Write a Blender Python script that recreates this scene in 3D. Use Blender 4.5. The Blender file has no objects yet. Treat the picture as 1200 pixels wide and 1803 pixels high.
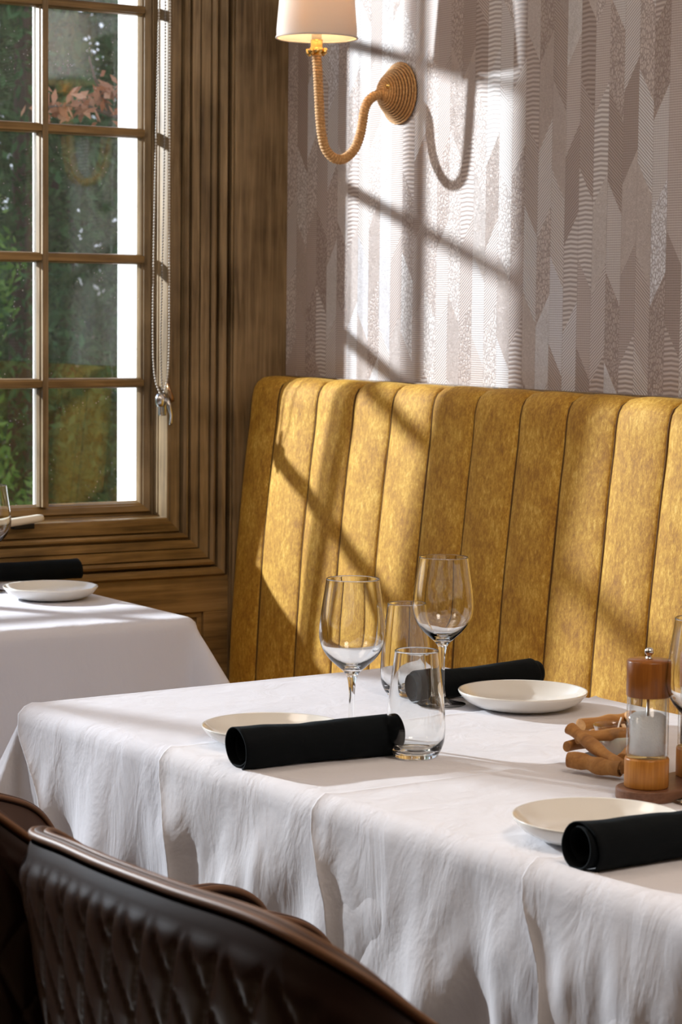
import bpy, bmesh, math, random
from mathutils import Vector, Matrix, noise
random.seed(7)
SC = bpy.context.scene
COL = SC.collection
PI = math.pi

# ------------------------------------------------------------------ camera
CX, CY, CZ = -2.532, -4.149, 1.28
YAW, PITCH, ROLL = math.radians(57.196), math.radians(4.975), math.radians(0.611)
FPX = 4044.3
fw = Vector((math.cos(YAW) * math.cos(PITCH), math.sin(YAW) * math.cos(PITCH), -math.sin(PITCH)))
rt0 = Vector((math.sin(YAW), -math.cos(YAW), 0))
up0 = rt0.cross(fw)
rt = rt0 * math.cos(ROLL) + up0 * math.sin(ROLL)
up = -rt0 * math.sin(ROLL) + up0 * math.cos(ROLL)
cam_d = bpy.data.cameras.new('camera')
cam = bpy.data.objects.new('camera', cam_d)
COL.objects.link(cam)
M = Matrix((rt, up, -fw)).transposed().to_4x4()
M.translation = Vector((CX, CY, CZ))
cam.matrix_world = M
cam_d.sensor_fit = 'VERTICAL'
cam_d.sensor_height = 36
cam_d.lens = FPX / 1803 * 36
cam_d.clip_start = .05
cam_d.dof.use_dof = True
cam_d.dof.focus_distance = 3.15
cam_d.dof.aperture_fstop = 15
SC.camera = cam

def at_z(px, py, z):
    d = fw + rt * ((px - 600) / FPX) - up * ((py - 901.5) / FPX)
    t = (z - CZ) / d.z
    return Vector((CX, CY, CZ)) + d * t
def at_y(px, py, y):
    d = fw + rt * ((px - 600) / FPX) - up * ((py - 901.5) / FPX)
    t = (y - CY) / d.y
    return Vector((CX, CY, CZ)) + d * t

# ------------------------------------------------------------------ view + world + lights
SC.view_settings.view_transform = 'Standard'
SC.view_settings.look = 'None'
SC.view_settings.gamma = 1
SC.view_settings.exposure = 0.0
SC.view_settings.use_curve_mapping = False

w = bpy.data.worlds.new('world'); SC.world = w
w.use_nodes = True
nt = w.node_tree; nt.nodes.clear()
wo = nt.nodes.new('ShaderNodeOutputWorld'); bg = nt.nodes.new('ShaderNodeBackground')
tc = nt.nodes.new('ShaderNodeTexCoord'); sx = nt.nodes.new('ShaderNodeSeparateXYZ')
rp = nt.nodes.new('ShaderNodeValToRGB')
nt.links.new(tc.outputs['Generated'], sx.inputs[0])
nt.links.new(sx.outputs['Z'], rp.inputs[0])
rp.color_ramp.elements[0].position = 0.0; rp.color_ramp.elements[0].color = (.10, .10, .08, 1)
rp.color_ramp.elements[1].position = .04; rp.color_ramp.elements[1].color = (.80, .88, 1.0, 1)
e = rp.color_ramp.elements.new(.8); e.color = (.45, .62, 1.0, 1)
nt.links.new(rp.outputs[0], bg.inputs[0]); bg.inputs[1].default_value = 1.7
nt.links.new(bg.outputs[0], wo.inputs[0])

SRC = Vector((-2.55, 2.45, 2.42))
sp = bpy.data.lights.new('garden_flood_lamp', 'SPOT')
sp.energy = 1740; sp.color = (.93, .96, 1.0)
sp.shadow_soft_size = .055
sp.spot_size = math.radians(95); sp.spot_blend = .3
so = bpy.data.objects.new('garden_flood_lamp', sp); COL.objects.link(so)
so.location = SRC
so.rotation_euler = (Vector((-1.0, -1.5, .9)) - SRC).to_track_quat('-Z', 'Y').to_euler()
try:
    sp.cycles.is_caustics_light = True
except Exception:
    pass
for i, (x, y, e_) in enumerate([(-3.2, -1.6, 23), (-1.1, -3.3, 42), (-1.5, -1.2, 15)]):  # unseen point lights added near the ceiling for warm fill
    l = bpy.data.lights.new('warm_fill_light', 'POINT'); l.energy = e_; l.color = (1.0, .84, .70); l.shadow_soft_size = .28
    o = bpy.data.objects.new('warm_fill_light', l); COL.objects.link(o); o.location = (x, y, 2.35)

# ------------------------------------------------------------------ material helpers
class NM:
    def __init__(s, name):
        s.m = bpy.data.materials.new(name); s.m.use_nodes = True
        s.t = s.m.node_tree; s.N = s.t.nodes; s.L = s.t.links
        s.b = s.N['Principled BSDF']
        s.tc = None
    def new(s, typ, **kw):
        n = s.N.new('ShaderNode' + typ)
        for k, v in kw.items(): setattr(n, k, v)
        return n
    def link(s, a, b): s.L.new(a, b)
    def coord(s, scale=(1, 1, 1), obj=True, rot=(0, 0, 0)):
        if s.tc is None: s.tc = s.new('TexCoord')
        mp = s.new('Mapping'); mp.inputs['Scale'].default_value = scale; mp.inputs['Rotation'].default_value = rot
        s.link(s.tc.outputs['Object'], mp.inputs[0]); return mp.outputs[0]
    def noise(s, co, scale, detail=4, rough=.55, dist=0):
        n = s.new('TexNoise'); s.link(co, n.inputs['Vector'])
        n.inputs['Scale'].default_value = scale; n.inputs['Detail'].default_value = detail
        n.inputs['Roughness'].default_value = rough; n.inputs['Distortion'].default_value = dist
        return n.outputs['Fac']
    def ramp(s, f, stops):
        r = s.new('ValToRGB'); s.link(f, r.inputs[0])
        el = r.color_ramp.elements
        el[0].position, el[0].color = stops[0][0], (*stops[0][1], 1)
        el[1].position, el[1].color = stops[-1][0], (*stops[-1][1], 1)
        for p, c in stops[1:-1]:
            x = el.new(p); x.color = (*c, 1)
        return r.outputs[0]
    def math(s, op, a, b=None, c=None):
        n = s.new('Math', operation=op)
        for i, v in enumerate((a, b, c)):
            if v is None: continue
            if hasattr(v, 'links') or hasattr(v, 'is_linked'): s.link(v, n.inputs[i])
            else: n.inputs[i].default_value = v
        return n.outputs[0]
    def mix(s, f, a, b, mode='MIX'):
        n = s.new('Mix', data_type='RGBA', blend_type=mode)
        for i, v in ((0, f), (6, a), (7, b)):
            if hasattr(v, 'is_linked'): s.link(v, n.inputs[i])
            else: n.inputs[i].default_value = v if i == 0 else (*v, 1)
        return n.outputs[2]
    def bump(s, h, strength=.3, dist=.002, normal=None):
        n = s.new('Bump'); n.inputs['Strength'].default_value = strength; n.inputs['Distance'].default_value = dist
        s.link(h, n.inputs['Height'])
        if normal: s.link(normal, n.inputs['Normal'])
        s.link(n.outputs[0], s.b.inputs['Normal']); return n.outputs[0]
    def set(s, **kw):
        for k, v in kw.items():
            k = k.replace('_', ' ')
            if hasattr(v, 'is_linked'): s.link(v, s.b.inputs[k])
            elif isinstance(v, tuple): s.b.inputs[k].default_value = (*v[:3], 1) if len(s.b.inputs[k].default_value) == 4 else v[:3]
            else: s.b.inputs[k].default_value = v
        return s.m

def simple(name, col, rough=.5, metal=0, **kw):
    n = NM(name); return n.set(Base_Color=col, Roughness=rough, Metallic=metal, **kw)

def wood_mat(name, dark, mid, light, axis='Z', scale=1.0, rough=.45, bump=.25):
    n = NM(name)
    st = {'Z': (28, 28, 1.4), 'X': (1.4, 28, 28), 'Y': (28, 1.4, 28)}[axis]
    c = n.coord(tuple(v * scale for v in st))
    f = n.noise(c, 3.0, 6, .62, .35)
    st2 = {'Z': (160, 160, 3.0), 'X': (3.0, 160, 160), 'Y': (160, 3, 160)}[axis]
    g = n.noise(n.coord(tuple(v * scale for v in st2)), 2.0, 3, .6)
    h = n.noise(n.coord((5, 5, 5)), 1.3, 3, .5)
    col = n.ramp(f, [(.28, dark), (.5, mid), (.74, light)])
    col = n.mix(n.math('MULTIPLY', g, .55), col, tuple(v * .45 for v in dark))
    col = n.mix(n.math('MULTIPLY', n.math('SUBTRACT', h, .35), 1.1), col, tuple(v * 1.15 for v in light))
    n.bump(n.math('ADD', f, n.math('MULTIPLY', g, .6)), bump, .0012)
    return n.set(Base_Color=col, Roughness=rough, Specular_IOR_Level=.3)

M_WOODV = wood_mat('stained_wood_vertical', (.045, .027, .011), (.185, .122, .056), (.42, .30, .165), 'Z')
M_WOODH = wood_mat('stained_wood_horizontal', (.050, .027, .009), (.20, .118, .040), (.42, .27, .11), 'X')
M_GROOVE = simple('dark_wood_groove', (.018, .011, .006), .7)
M_MILL = wood_mat('mill_wood', (.28, .092, .012), (.50, .19, .026), (.66, .30, .060), 'Z', 2.2, .33, .08)
M_CAPW = wood_mat('mill_cap_wood', (.15, .040, .005), (.28, .088, .012), (.40, .145, .024), 'Z', 2.2, .28, .08)
M_BOARD = wood_mat('walnut_tray_wood', (.10, .040, .020), (.19, .085, .045), (.28, .14, .08), 'X', 1.6, .4, .1)
M_FLOOR = wood_mat('floor_wood', (.07, .04, .02), (.15, .09, .05), (.2, .13, .08), 'X', .4, .4, .1)
M_STICK = wood_mat('driftwood', (.24, .095, .026), (.48, .225, .065), (.68, .38, .13), 'X', .7, .6, .35)

def cloth_mat(name, col):
    n = NM(name)
    c = n.coord()
    big = n.noise(n.coord((1, 1, .45)), 19, 4, .55, .5)
    h = n.math('ADD', n.math('MULTIPLY', n.noise(c, 160, 2), .05), n.math('MULTIPLY', big, 1.0))
    n.bump(h, .45, .008)
    blot = n.noise(c, 7, 3)
    cc = n.mix(n.math('MULTIPLY', blot, .12), col, tuple(v * .9 for v in col))
    return n.set(Base_Color=cc, Roughness=.85, Sheen_Weight=.15, Sheen_Roughness=.5)
M_CLOTH = cloth_mat('white_cotton', (.63, .635, .70))
M_CLOTH2 = cloth_mat('white_cotton_overlay', (.68, .68, .73))

def velvet():
    n = NM('gold_velvet')
    c1 = n.coord((1, 1, .35))
    fine = n.noise(c1, 520, 3, .75)
    midn = n.noise(n.coord((1, 1, .42)), 150, 5, .75, .3)
    big = n.noise(n.coord((1, 1, .8)), 17, 4, .6, .5)
    f = n.math('ADD', n.math('MULTIPLY', fine, .30), n.math('ADD', n.math('MULTIPLY', midn, .44), n.math('MULTIPLY', big, .26)))
    col = n.ramp(f, [(.37, (.25, .100, .004)), (.47, (.42, .205, .011)), (.55, (.60, .34, .036)), (.64, (.82, .57, .15))])
    n.bump(n.math('ADD', midn, fine), .35, .0015)
    return n.set(Base_Color=col, Roughness=.72, Sheen_Weight=.25, Sheen_Roughness=.4, Sheen_Tint=(1, .75, .25))
M_VELVET = velvet()
M_SEAM = simple('velvet_seam', (.10, .045, .006), .9)

def wallpaper():
    n = NM('snakeskin_wallpaper')
    c = n.coord()
    s = n.new('SeparateXYZ'); n.link(c, s.inputs[0])
    Y, Z = s.outputs['Y'], s.outputs['Z']
    cw = .039
    yy = n.math('DIVIDE', Y, cw)
    ci = n.math('FLOOR', yy); cf = n.math('SUBTRACT', yy, ci)
    tri = n.math('ABSOLUTE', n.math('SUBTRACT', cf, .5))
    wn = n.new('TexWhiteNoise', noise_dimensions='1D'); n.link(n.math('ADD', ci, 7.3), wn.inputs['W'])
    par = n.math('MODULO', n.math('ABSOLUTE', ci), 2.0)
    sgn = n.math('SUBTRACT', n.math('MULTIPLY', par, 2), 1)
    # slanted patch ends
    zz = n.math('ADD', n.math('DIVIDE', Z, .155), n.math('MULTIPLY', wn.outputs['Value'], 6.0))
    zz = n.math('ADD', zz, n.math('MULTIPLY', n.math('MULTIPLY', n.math('SUBTRACT', cf, .5), sgn), .38))
    pi = n.math('FLOOR', zz)
    #
    cmb = n.new('CombineXYZ'); n.link(ci, cmb.inputs[0]); n.link(pi, cmb.inputs[1])
    w2 = n.new('TexWhiteNoise', noise_dimensions='3D'); n.link(cmb.outputs[0], w2.inputs['Vector'])
    rnd = w2.outputs['Value']
    sc_ = n.new('SeparateColor'); n.link(w2.outputs['Color'], sc_.inputs[0])
    r2 = sc_.outputs[1]
    base = n.ramp(rnd, [(0, (.42, .345, .31)), (.25, (.53, .455, .425)), (.5, (.61, .54, .515)), (.75, (.69, .65, .64)), (.88, (.72, .71, .73)), (1, (.78, .79, .85))])
    # textures
    vo = n.new('TexVoronoi', feature='DISTANCE_TO_EDGE'); n.link(n.coord((1, 1, .55)), vo.inputs['Vector']); vo.inputs['Scale'].default_value = 210
    scal = n.math('MINIMUM', n.math('MULTIPLY', vo.outputs['Distance'], 4.5), 1.0)
    # herring lines
    a = n.math('ADD', n.math('MULTIPLY', Z, 1080), n.math('MULTIPLY', n.math('MULTIPLY', Y, 860), sgn))
    her = n.math('ADD', n.math('MULTIPLY', n.math('SINE', a), .5), .5)
    d1 = n.math('SINE', n.math('ADD', n.math('MULTIPLY', Y, 820), n.math('MULTIPLY', Z, 760)))
    d2 = n.math('SINE', n.math('SUBTRACT', n.math('MULTIPLY', Y, 820), n.math('MULTIPLY', Z, 760)))
    dia = n.math('ADD', n.math('MULTIPLY', n.math('MULTIPLY', d1, d2), .5), .5)
    rib = n.math('ADD', n.math('MULTIPLY', n.math('SINE', n.math('ADD', n.math('MULTIPLY', Z, 760), n.math('MULTIPLY', tri, 3))), .5), .5)
    def gt(v, t): return n.math('GREATER_THAN', v, t)
    def mx(f, a_, b_):
        k = n.new('Mix', data_type='FLOAT'); n.link(f, k.inputs[0]); n.link(a_, k.inputs[2]); n.link(b_, k.inputs[3]); return k.outputs[0]
    pat = mx(gt(r2, .26), dia, scal)
    pat = mx(gt(r2, .52), pat, her)
    pat = mx(gt(r2, .86), pat, rib)
    sq = n.noise(n.coord((1, 1, 1)), 190, 4, .7, 2.5)
    line = n.math('MINIMUM', n.math('MULTIPLY', n.math('ABSOLUTE', n.math('SUBTRACT', sq, .5)), 18), 1)
    pat = mx(gt(n.math('FRACT', n.math('MULTIPLY', rnd, 7.3)), .82), pat, line)
    col = n.mix(n.math('MULTIPLY', n.math('SUBTRACT', 1.0, pat), .66), base, (.15, .095, .08))
    cl = n.math('MULTIPLY', n.math('GREATER_THAN', tri, .46), .15)
    col = n.mix(cl, col, (.24, .18, .16))
    n.bump(pat, .55, .0008)
    return n.set(Base_Color=col, Roughness=.48, Specular_IOR_Level=.5)
M_WALLP = wallpaper()

M_WHITEP = simple('exterior_white_paint', (.82, .82, .82), .5)
M_CEIL = simple('ceiling_paint', (.68, .64, .58), .8)
M_PLAST = simple('warm_wall_plaster', (.24, .18, .13), .85)
M_BLACK = None
def black_cloth():
    n = NM('black_cotton')
    f = n.noise(n.coord(), 500, 3, .7); g = n.noise(n.coord(), 30, 4, .6, .6)
    n.bump(n.math('ADD', n.math('MULTIPLY', f, .15), g), .4, .003)
    return n.set(Base_Color=(.0045, .0058, .0072), Roughness=.85, Specular_IOR_Level=.08, Sheen_Weight=.04, Sheen_Roughness=.5, Sheen_Tint=(.5, .7, .8))
M_BLACK = black_cloth()
M_PORC = simple('white_porcelain', (.80, .785, .74), .12, Coat_Weight=.3)
M_CHROME = simple('chrome', (.75, .76, .78), .12, 1)
M_SILVER = simple('satin_nickel', (.62, .62, .62), .25, 1)
M_BRASS = simple('polished_brass', (.80, .52, .18), .18, 1)
M_BRONZE = simple('bronze_lever', (.30, .17, .08), .3, .8)
M_BEAD = simple('white_chain_bead', (.62, .60, .56), .35)
M_CREAM = simple('cream_plastic', (.72, .66, .54), .4)
M_WAX = simple('white_wax', (.80, .78, .72), .45, Subsurface_Weight=.2)
M_WICK = simple('cotton_wick', (.8, .78, .74), .8)
M_DARKMETAL = simple('black_steel', (.015, .015, .015), .4, .6)

def rope():
    n = NM('seagrass_rope')
    f = n.noise(n.coord(), 260, 4, .7, .5)
    col = n.ramp(f, [(.3, (.30, .145, .045)), (.5, (.50, .27, .098)), (.72, (.70, .45, .20))])
    n.bump(f, .5, .0012)
    return n.set(Base_Color=col, Roughness=.65)
M_ROPE = rope()
M_GAPSHADE = simple('rope_gap_shade', (.07, .033, .012), .8)  # core coloured dark to paint the shade between the rope coils

def glass_mat(name, col=(1, 1, 1), ior=1.5):
    n = NM(name)
    return n.set(Base_Color=col, Roughness=0.0, IOR=ior, Transmission_Weight=1.0)
M_GLASS = glass_mat('clear_drinking_glass', (.985, .995, .99))
def thin_clear(name, k):
    n = NM(name)
    geo = n.new('NewGeometry')
    dt = n.new('VectorMath', operation='DOT_PRODUCT'); n.link(geo.outputs['Incoming'], dt.inputs[0]); n.link(geo.outputs['Normal'], dt.inputs[1])
    c = n.math('ABSOLUTE', dt.outputs['Value'])
    p5 = n.math('POWER', n.math('SUBTRACT', 1.0, c), 4.0)
    Rr = n.math('MINIMUM', n.math('MULTIPLY', n.math('ADD', n.math('MULTIPLY', p5, .9), .04), k), .9)
    tr = n.new('BsdfTransparent'); tr.inputs[0].default_value = (.96, .97, .97, 1)
    gl = n.new('BsdfGlossy'); gl.inputs['Roughness'].default_value = 0.03
    mxs = n.new('MixShader'); n.link(Rr, mxs.inputs[0]); n.link(tr.outputs[0], mxs.inputs[1]); n.link(gl.outputs[0], mxs.inputs[2])
    n.link(mxs.outputs[0], n.N['Material Output'].inputs[0]); return n.m
M_ACRYL = thin_clear('clear_acrylic', 1.0)
M_CUP = thin_clear('clear_cup_glass', 1.3)

def pane_mat():
    n = NM('window_pane_glass')
    geo = n.new('NewGeometry')
    dt = n.new('VectorMath', operation='DOT_PRODUCT'); n.link(geo.outputs['Incoming'], dt.inputs[0]); n.link(geo.outputs['Normal'], dt.inputs[1])
    c = n.math('ABSOLUTE', dt.outputs['Value'])
    p5 = n.math('POWER', n.math('SUBTRACT', 1.0, c), 5.0)
    R = n.math('MULTIPLY', n.math('ADD', n.math('MULTIPLY', p5, .96), .043), 1.9)
    R = n.math('MINIMUM', R, 1.0)
    tr = n.new('BsdfTransparent'); tr.inputs[0].default_value = (.965, .975, .97, 1)
    gl = n.new('BsdfGlossy'); gl.inputs['Roughness'].default_value = 0.004
    mxs = n.new('MixShader'); n.link(R, mxs.inputs[0]); n.link(tr.outputs[0], mxs.inputs[1]); n.link(gl.outputs[0], mxs.inputs[2])
    # dust specks and wipe marks
    vo = n.new('TexVoronoi'); n.link(n.coord((1, 1, .8)), vo.inputs['Vector']); vo.inputs['Scale'].default_value = 95
    speck = n.math('LESS_THAN', vo.outputs['Distance'], .11)
    pick = n.math('GREATER_THAN', n.noise(n.coord(), 12, 2), .53)
    dn = n.math('MULTIPLY', n.math('MULTIPLY', speck, pick), .45)
    haze = n.math('MULTIPLY', n.noise(n.coord((1, 1, .4)), 5, 3), .018)
    di = n.new('BsdfDiffuse'); di.inputs[0].default_value = (.8, .8, .78, 1)
    m2 = n.new('MixShader'); n.link(n.math('ADD', dn, haze), m2.inputs[0]); n.link(mxs.outputs[0], m2.inputs[1]); n.link(di.outputs[0], m2.inputs[2])
    out = n.N['Material Output']; n.link(m2.outputs[0], out.inputs[0])
    return n.m
M_PANE = pane_mat()

def leather(name, col, rough=.33):
    n = NM(name)
    vo = n.new('TexVoronoi'); n.link(n.coord(), vo.inputs['Vector']); vo.inputs['Scale'].default_value = 520
    g = n.noise(n.coord(), 22, 4, .6)
    n.bump(n.math('ADD', n.math('MULTIPLY', vo.outputs['Distance'], .12), g), .12, .0008)
    n.set(Specular_IOR_Level=.30)
    c = n.mix(g, tuple(v * .75 for v in col), tuple(v * 1.3 for v in col))
    return n.set(Base_Color=c, Roughness=rough)
M_LEATH = leather('dark_brown_leather', (.016, .0068, .0048), .30)
M_LEATHIN = leather('brown_leather_lining', (.060, .028, .017), .5)
M_PIPING = leather('tan_leather_piping', (.14, .065, .030), .5)

def shade_mat():
    n = NM('linen_lampshade')
    di = n.new('BsdfDiffuse'); di.inputs[0].default_value = (.80, .76, .72, 1)
    ts = n.new('BsdfTranslucent'); ts.inputs[0].default_value = (.80, .66, .54, 1)
    mx = n.new('MixShader'); mx.inputs[0].default_value = .33
    n.link(di.outputs[0], mx.inputs[1]); n.link(ts.outputs[0], mx.inputs[2])
    n.link(mx.outputs[0], n.N['Material Output'].inputs[0]); return n.m
M_SHADE = shade_mat()
def emis(name, col, st):
    n = NM(name); return n.set(Base_Color=(.8, .7, .5), Emission_Color=(*col, 1), Emission_Strength=st)
M_BULB = emis('warm_bulb', (1, .72, .36), 6)
def leafm(name, a, b, tr=.35):
    n = NM(name)
    g = n.new('NewGeometry')
    col = n.ramp(g.outputs['Random Per Island'], [(0, a), (1, b)])
    di = n.new('BsdfDiffuse'); n.link(col, di.inputs[0]); ts = n.new('BsdfTranslucent'); n.link(col, ts.inputs[0])
    mx = n.new('MixShader'); mx.inputs[0].default_value = tr
    n.link(di.outputs[0], mx.inputs[1]); n.link(ts.outputs[0], mx.inputs[2])
    n.link(mx.outputs[0], n.N['Material Output'].inputs[0]); return n.m
M_LEAF1 = leafm('evergreen_leaf', (.08, .20, .035), (.30, .46, .11))
M_LEAF2 = leafm('deep_evergreen_leaf', (.03, .09, .035), (.12, .25, .09))
M_LEAF3 = leafm('copper_leaf', (.30, .11, .05), (.62, .33, .20))
M_BARK = simple('bark', (.10, .07, .05), .9)
M_LAWN = simple('lawn', (.07, .12, .03), .9)
M_SALT = None
def salt():
    n = NM('coarse_salt'); vo = n.new('TexVoronoi'); n.link(n.coord(), vo.inputs['Vector']); vo.inputs['Scale'].default_value = 520
    n.bump(vo.outputs['Distance'], .8, .0015)
    return n.set(Base_Color=(.95, .94, .90), Roughness=.5, Subsurface_Weight=1.0, Subsurface_Scale=1.0, Subsurface_Radius=(.06, .06, .058))
M_SALT = salt()
def pepper():
    n = NM('peppercorns'); vo = n.new('TexVoronoi'); n.link(n.coord(), vo.inputs['Vector']); vo.inputs['Scale'].default_value = 230
    c = n.ramp(vo.outputs['Distance'], [(0, (.14, .08, .05)), (.6, (.02, .012, .01))]); n.bump(vo.outputs['Distance'], -.9, .003)
    return n.set(Base_Color=c, Roughness=.6)
M_PEPPER = pepper()

# ------------------------------------------------------------------ object helpers
def mk(name, verts, faces, mat, parent=None, smooth=True, loc=None, mats=None, mi=None):
    me = bpy.data.meshes.new(name); me.from_pydata([tuple(v) for v in verts], [], faces); me.update()
    if smooth: me.polygons.foreach_set('use_smooth', [True] * len(me.polygons))
    if mats:
        for m in mats: me.materials.append(m)
        if mi: me.polygons.foreach_set('material_index', mi)
    else: me.materials.append(mat)
    o = bpy.data.objects.new(name, me); COL.objects.link(o)
    if parent: o.parent = parent
    if loc is not None: o.location = loc
    return o
def thing(name, label, cat, loc=(0, 0, 0), rz=0, group=None):
    o = bpy.data.objects.new(name, None); COL.objects.link(o); o.empty_display_size = .05
    o.location = loc; o.rotation_euler = (0, 0, rz)
    o['label'] = label; o['category'] = cat
    if group: o['group'] = group
    return o
def tag(o, label, cat, group=None):
    o['label'] = label; o['category'] = cat
    if group: o['group'] = group
    return o
def struct(o): o['kind'] = 'structure'; return o
def sharp(o, ang=35):
    md = o.modifiers.new('es', 'EDGE_SPLIT'); md.split_angle = math.radians(ang); return o
def bevel(o, w_, seg=2):
    md = o.modifiers.new('bv', 'BEVEL'); md.width = w_; md.segments = seg; md.limit_method = 'ANGLE'; md.angle_limit = math.radians(40); return o
def boxv(x0, x1, y0, y1, z0, z1):
    v = [(x0, y0, z0), (x1, y0, z0), (x1, y1, z0), (x0, y1, z0), (x0, y0, z1), (x1, y0, z1), (x1, y1, z1), (x0, y1, z1)]
    f = [(0, 3, 2, 1), (4, 5, 6, 7), (0, 1, 5, 4), (1, 2, 6, 5), (2, 3, 7, 6), (3, 0, 4, 7)]
    return v, f
def join(*vf):
    V, Fc = [], []
    for v, f in vf:
        o = len(V); V += list(v); Fc += [tuple(i + o for i in q) for q in f]
    return V, Fc
def box(name, b, mat, parent=None, bv=0, seg=2):
    v, f = boxv(*b); o = mk(name, v, f, mat, parent, smooth=False)
    if bv: bevel(o, bv, seg)
    return o
def lathe(prof, n=48, cap=True):
    V, Fc = [], []
    m = len(prof)
    for i in range(n):
        a = 2 * PI * i / n
        for r, z in prof: V.append((r * math.cos(a), r * math.sin(a), z))
    for i in range(n):
        j = (i + 1) % n
        for k in range(m - 1):
            Fc.append((i * m + k, j * m + k, j * m + k + 1, i * m + k + 1))
    if cap:
        if prof[0][0] > 1e-6: Fc.append(tuple(i * m for i in reversed(range(n))))
        if prof[-1][0] > 1e-6: Fc.append(tuple(i * m + m - 1 for i in range(n)))
    return V, Fc
def lathe_obj(name, prof, mat, parent=None, n=48, loc=None, cap=True):
    v, f = lathe(prof, n, cap)
    o = mk(name, v, f, mat, parent, loc=loc)
    bm = bmesh.new(); bm.from_mesh(o.data); bmesh.ops.remove_doubles(bm, verts=bm.verts, dist=1e-6)
    bmesh.ops.recalc_face_normals(bm, faces=bm.faces); bm.to_mesh(o.data); bm.free()
    return o
def catmull(P, n=8, closed=False):
    P = [Vector(p) for p in P]; out = []
    L = len(P)
    rng = range(L if closed else L - 1)
    for i in rng:
        if closed: a, b, c, d = P[(i - 1) % L], P[i], P[(i + 1) % L], P[(i + 2) % L]
        else: a, b, c, d = P[max(i - 1, 0)], P[i], P[i + 1], P[min(i + 2, L - 1)]
        for k in range(n):
            t = k / n
            out.append(.5 * ((2 * b) + (c - a) * t + (2 * a - 5 * b + 4 * c - d) * t * t + (3 * b - a - 3 * c + d) * t ** 3))
    if not closed: out.append(P[-1].copy())
    return out
def resample(P, step):
    out = [P[0].copy()]; acc = 0
    for a, b in zip(P, P[1:]):
        L = (b - a).length; t = step - acc
        while t <= L:
            out.append(a.lerp(b, t / L)); t += step
        acc = (L - (t - step))
    return out
def tube(P, rad, n=12, cap=True, closed=False, ref=Vector((0, 0, 1))):
    # rad(i, ang) or float
    P = [Vector(p) for p in P]; V, Fc = [], []
    L = len(P); prevu = None
    for i, p in enumerate(P):
        if closed: t = P[(i + 1) % L] - P[i - 1]
        else: t = P[min(i + 1, L - 1)] - P[max(i - 1, 0)]
        t.normalize()
        if prevu is None:
            u = t.cross(ref)
            if u.length < 1e-3: u = t.cross(Vector((0, 1, 0)))
        else: u = prevu - t * prevu.dot(t)
        u.normalize(); prevu = u; v = t.cross(u)
        for k in range(n):
            a = 2 * PI * k / n
            r = rad(i, a) if callable(rad) else rad
            V.append(p + (u * math.cos(a) + v * math.sin(a)) * r)
    for i in range(L if closed else L - 1):
        j = (i + 1) % L
        for k in range(n):
            k2 = (k + 1) % n
            Fc.append((i * n + k, i * n + k2, j * n + k2, j * n + k))
    if cap and not closed:
        Fc.append(tuple(range(n - 1, -1, -1))); Fc.append(tuple((L - 1) * n + k for k in range(n)))
    return V, Fc
def copy_tree(o, parent=None):
    c = o.copy(); COL.objects.link(c); c.parent = parent
    for ch in [x for x in bpy.data.objects if x.parent == o]: copy_tree(ch, c)
    return c
def caust(o):
    try: o.cycles.is_caustics_caster = True
    except Exception: pass
def recv(o):
    try: o.cycles.is_caustics_receiver = True
    except Exception: pass

# ================================================================== SETTING
ZC = 2.75
struct(box('floor', (-5, .0, -7, .06, -.05, 0), M_FLOOR))
struct(box('ceiling', (-5, .0, -7, .06, ZC, ZC + .05), M_CEIL))
struct(box('wall_right', (0, .12, -7, .0, 0, ZC), M_WALLP))
struct(box('wall_left', (-5.1, -5, -7, .06, 0, ZC), M_PLAST))
struct(box('wall_back', (-5, 0, -7.1, -7, 0, ZC), M_PLAST))

# window wall: glass group from GXL to GXR, zB to zT
GXR, GXL, GZB, GZT = -.2885, -2.95, .878, 2.405
CAS = .1525
# wainscot and wall around the casing, with one recessed panel
def wall_window():
    y0, y1 = .014, .11
    parts = []
    zt = GZB - CAS + .002
    # wainscot as stiles and rails around recessed panels
    px = [(-.187, -.90), (-1.0, -1.75), (-1.85, -2.6), (-2.7, -3.6)]
    pz0, pz1 = .16, .652
    parts.append(boxv(-5, -.127, y0, y1, pz1, zt)); parts.append(boxv(-5, -.127, y0, y1, 0, pz0))
    xs = [-.127] + [v for p in px for v in p] + [-5]
    for i in range(0, len(xs), 2): parts.append(boxv(xs[i + 1], xs[i], y0, y1, pz0, pz1))
    for a, b in px: parts.append(boxv(b, a, y0 + .016, y1, pz0, pz1))
    return join(*parts)
v, f = wall_window(); wwo = struct(mk('wall_window', v, f, M_WOODH, smooth=False)); bevel(wwo, .0012, 1)
v, f = join(boxv(-5, -.127, .014, .12, GZT + .15, ZC), boxv(-5, GXL - .15, .014, .12, GZB - .16, GZT + .16)); struct(mk('wall_window_upper', v, f, M_PLAST, smooth=False)).name = 'wall_upper'
# raised moulding of the visible wainscot panel
v, f = join(boxv(-.90, -.187, .022, .03, .640, .652), boxv(-.199, -.187, .022, .03, .16, .640))
o = struct(mk('trim_3', v, f, M_WOODH, smooth=False)); bevel(o, .002, 2)

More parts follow.
